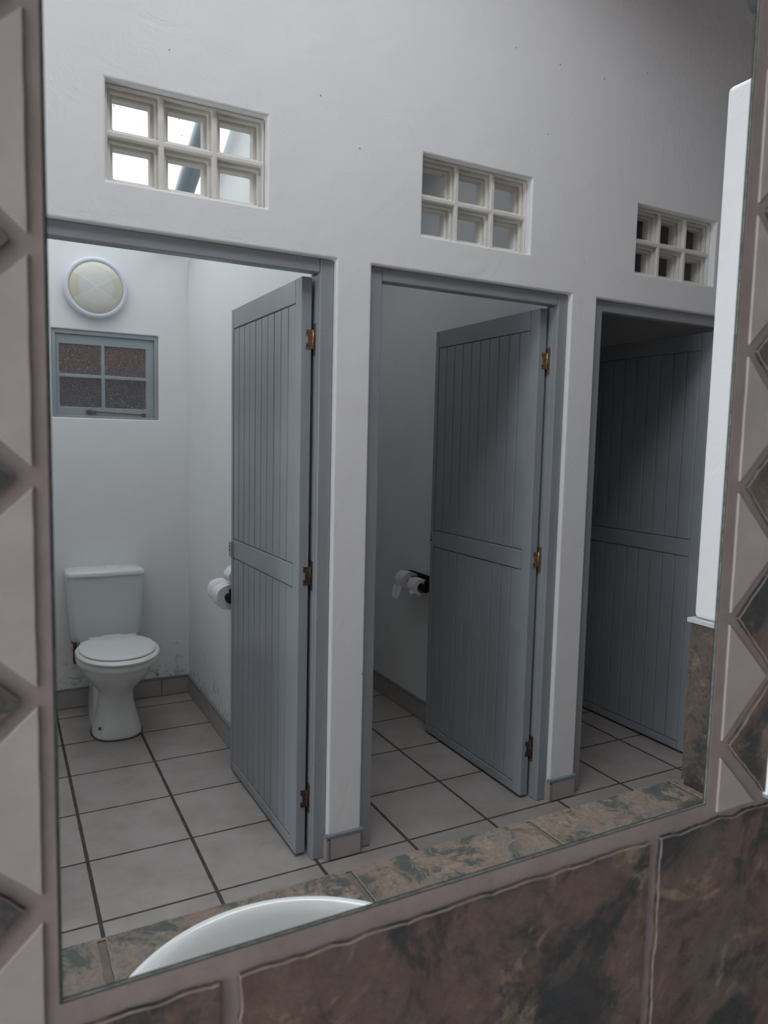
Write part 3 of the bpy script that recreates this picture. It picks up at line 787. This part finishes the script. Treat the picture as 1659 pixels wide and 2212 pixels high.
# mirror glass edges
mirror=thing('mirror','tall frameless mirror set in the tiled wall, reflecting the stalls','mirror',(.033,MY,MZ0))
def ringstrip(w0,w1,y0,y1,mat,nm,bev=None):
    bm=B(); plate(bm,MX0+w0,MX1-w0,MZ0+w0,MZ1-w0,[(MX0+w1,MX1-w1,MZ0+w1,MZ1-w1)],y0,y1); return part(nm,bm,mat,mirror,bevel=bev)
ringstrip(.0001,.0009,MY+.0004,MY+.0022,'mirror_back','silvering_edge')
ringstrip(.0009,.0013,MY+.0010,MY+.0024,'bevel','glass_bevel')
ringstrip(.0013,.0018,MY+.0014,MY+.0026,'mirror_edge','glass_edge')

# ---------------------------------------------------------------- rest of the room shell
def endwall(name,x0,x1,y0,y1,label,holes=(),ztop=4.4):
    bm=B(); plate(bm,y0,y1,0,ztop,list(holes),x0,x1,axis='x'); return tag(obj(name,bm,'plaster'),label,'wall',kind='structure')
endwall('wall_end_left',XL-.1,XL,MY,WY+.115,'white wall with the open entrance at the left end of the corridor',[(-1.2,-.4,.0,2.1)])
endwall('wall_end_right',XR,XR+.1,2*MY-WY,BY+.1,'white wall closing the right end of the corridor')
RY=2*MY-WY
bm=B(); plate(bm,XL,XR,0,3.5,[],RY-.1,RY); tag(obj('wall_rear',bm,'plaster'),'white wall behind the camera','wall',kind='structure')
def roofpiece2(name,x0,x1,label):
    bm=B(); q=lambda y: roofz(2*MY-y)
    prism(bm,[(RY-.1,q(RY-.1)),(MY,q(MY)),(MY,q(MY)+.05),(RY-.1,q(RY-.1)+.05)],x0,x1,axis='x'); tag(obj(name,bm,'roof'),label,'ceiling',kind='structure')
roofpiece2('ceiling_front',-1.9,XR,'dark roof boards over the room in front of the mirror')  # stops short: unseen gap at the left, sized to light the tiled wall
endwall('wall_entrance',XL-.1,XL,RY,MY,'white wall with entrance beside the camera',[(-3.5,-1.95,0,2.6)])

# ---------------------------------------------------------------- light: overcast sky, with portals in the roof sheet and entrances
w=bpy.data.worlds.new('overcast_sky'); scn.world=w; w.use_nodes=True
bg=w.node_tree.nodes['Background']; bg.inputs[0].default_value=(.90,.952,1.0,1); bg.inputs[1].default_value=3.4
def portal(name,loc,rot,sx,sy):
    l=bpy.data.lights.new(name,'AREA'); l.shape='RECTANGLE'; l.size=sx; l.size_y=sy; l.cycles.is_portal=True
    o=bpy.data.objects.new(name,l); COL.objects.link(o); o.location=loc; o.rotation_euler=rot; return o
SL=.42; sl=math.hypot(1,SL)
def roof_portal(name,x0,x1,y0,y1):
    yc=(y0+y1)/2; portal(name,((x0+x1)/2,yc,roofz(yc)-.0),(-math.atan(SL),0,0),x1-x0,(y1-y0)*sl)
roof_portal('stall_skylight_portal',SKX0,SKX1,.02,BY+.25)
roof_portal('corridor_sheet_portal',CX0,CSX,MY,CYE)
portal('entrance_portal',(XL-.05,-.80,1.05),(0,-PI/2,0),2.1,.8)
yq=(RY+MY)/2
portal('front_roof_gap_portal',((XL-1.9)/2,yq,roofz(2*MY-yq)+.02),(math.atan(SL),0,0),-1.9-XL,(MY-RY)*sl)  # portal in the added roof gap that lights the front tiles
portal('front_entrance_portal',(XL-.05,-2.72,1.3),(0,-PI/2,0),2.6,1.55)

# ---------------------------------------------------------------- camera
f,yaw,pit,rol=1580.972,.4865,.0957,.0229
FWD=Vector((math.sin(yaw)*math.cos(pit),math.cos(yaw)*math.cos(pit),-math.sin(pit)))
R0=Vector((math.cos(yaw),-math.sin(yaw),0)); U0=R0.cross(FWD)
Rv=R0*math.cos(rol)+U0*math.sin(rol); Uv=-R0*math.sin(rol)+U0*math.cos(rol)
cam=bpy.data.cameras.new('camera'); co=bpy.data.objects.new('camera',cam); COL.objects.link(co)
m3=Matrix((Rv,Uv,-FWD)).transposed(); co.matrix_world=Matrix.Translation((-.23995,-2.21769,1.45990))@m3.to_4x4()
cam.sensor_fit='VERTICAL'; cam.sensor_height=36; cam.sensor_width=27; cam.lens=f*36/2212
cam.clip_start=.02; cam.clip_end=100
cam.dof.use_dof=True; cam.dof.focus_distance=2.6; cam.dof.aperture_fstop=12
scn.camera=co
vs=scn.view_settings; vs.view_transform='Standard'; vs.look='None'; vs.gamma=1; vs.exposure=.93; vs.use_curve_mapping=False
scn.cycles.max_bounces=14; scn.cycles.diffuse_bounces=8; scn.cycles.transparent_max_bounces=16
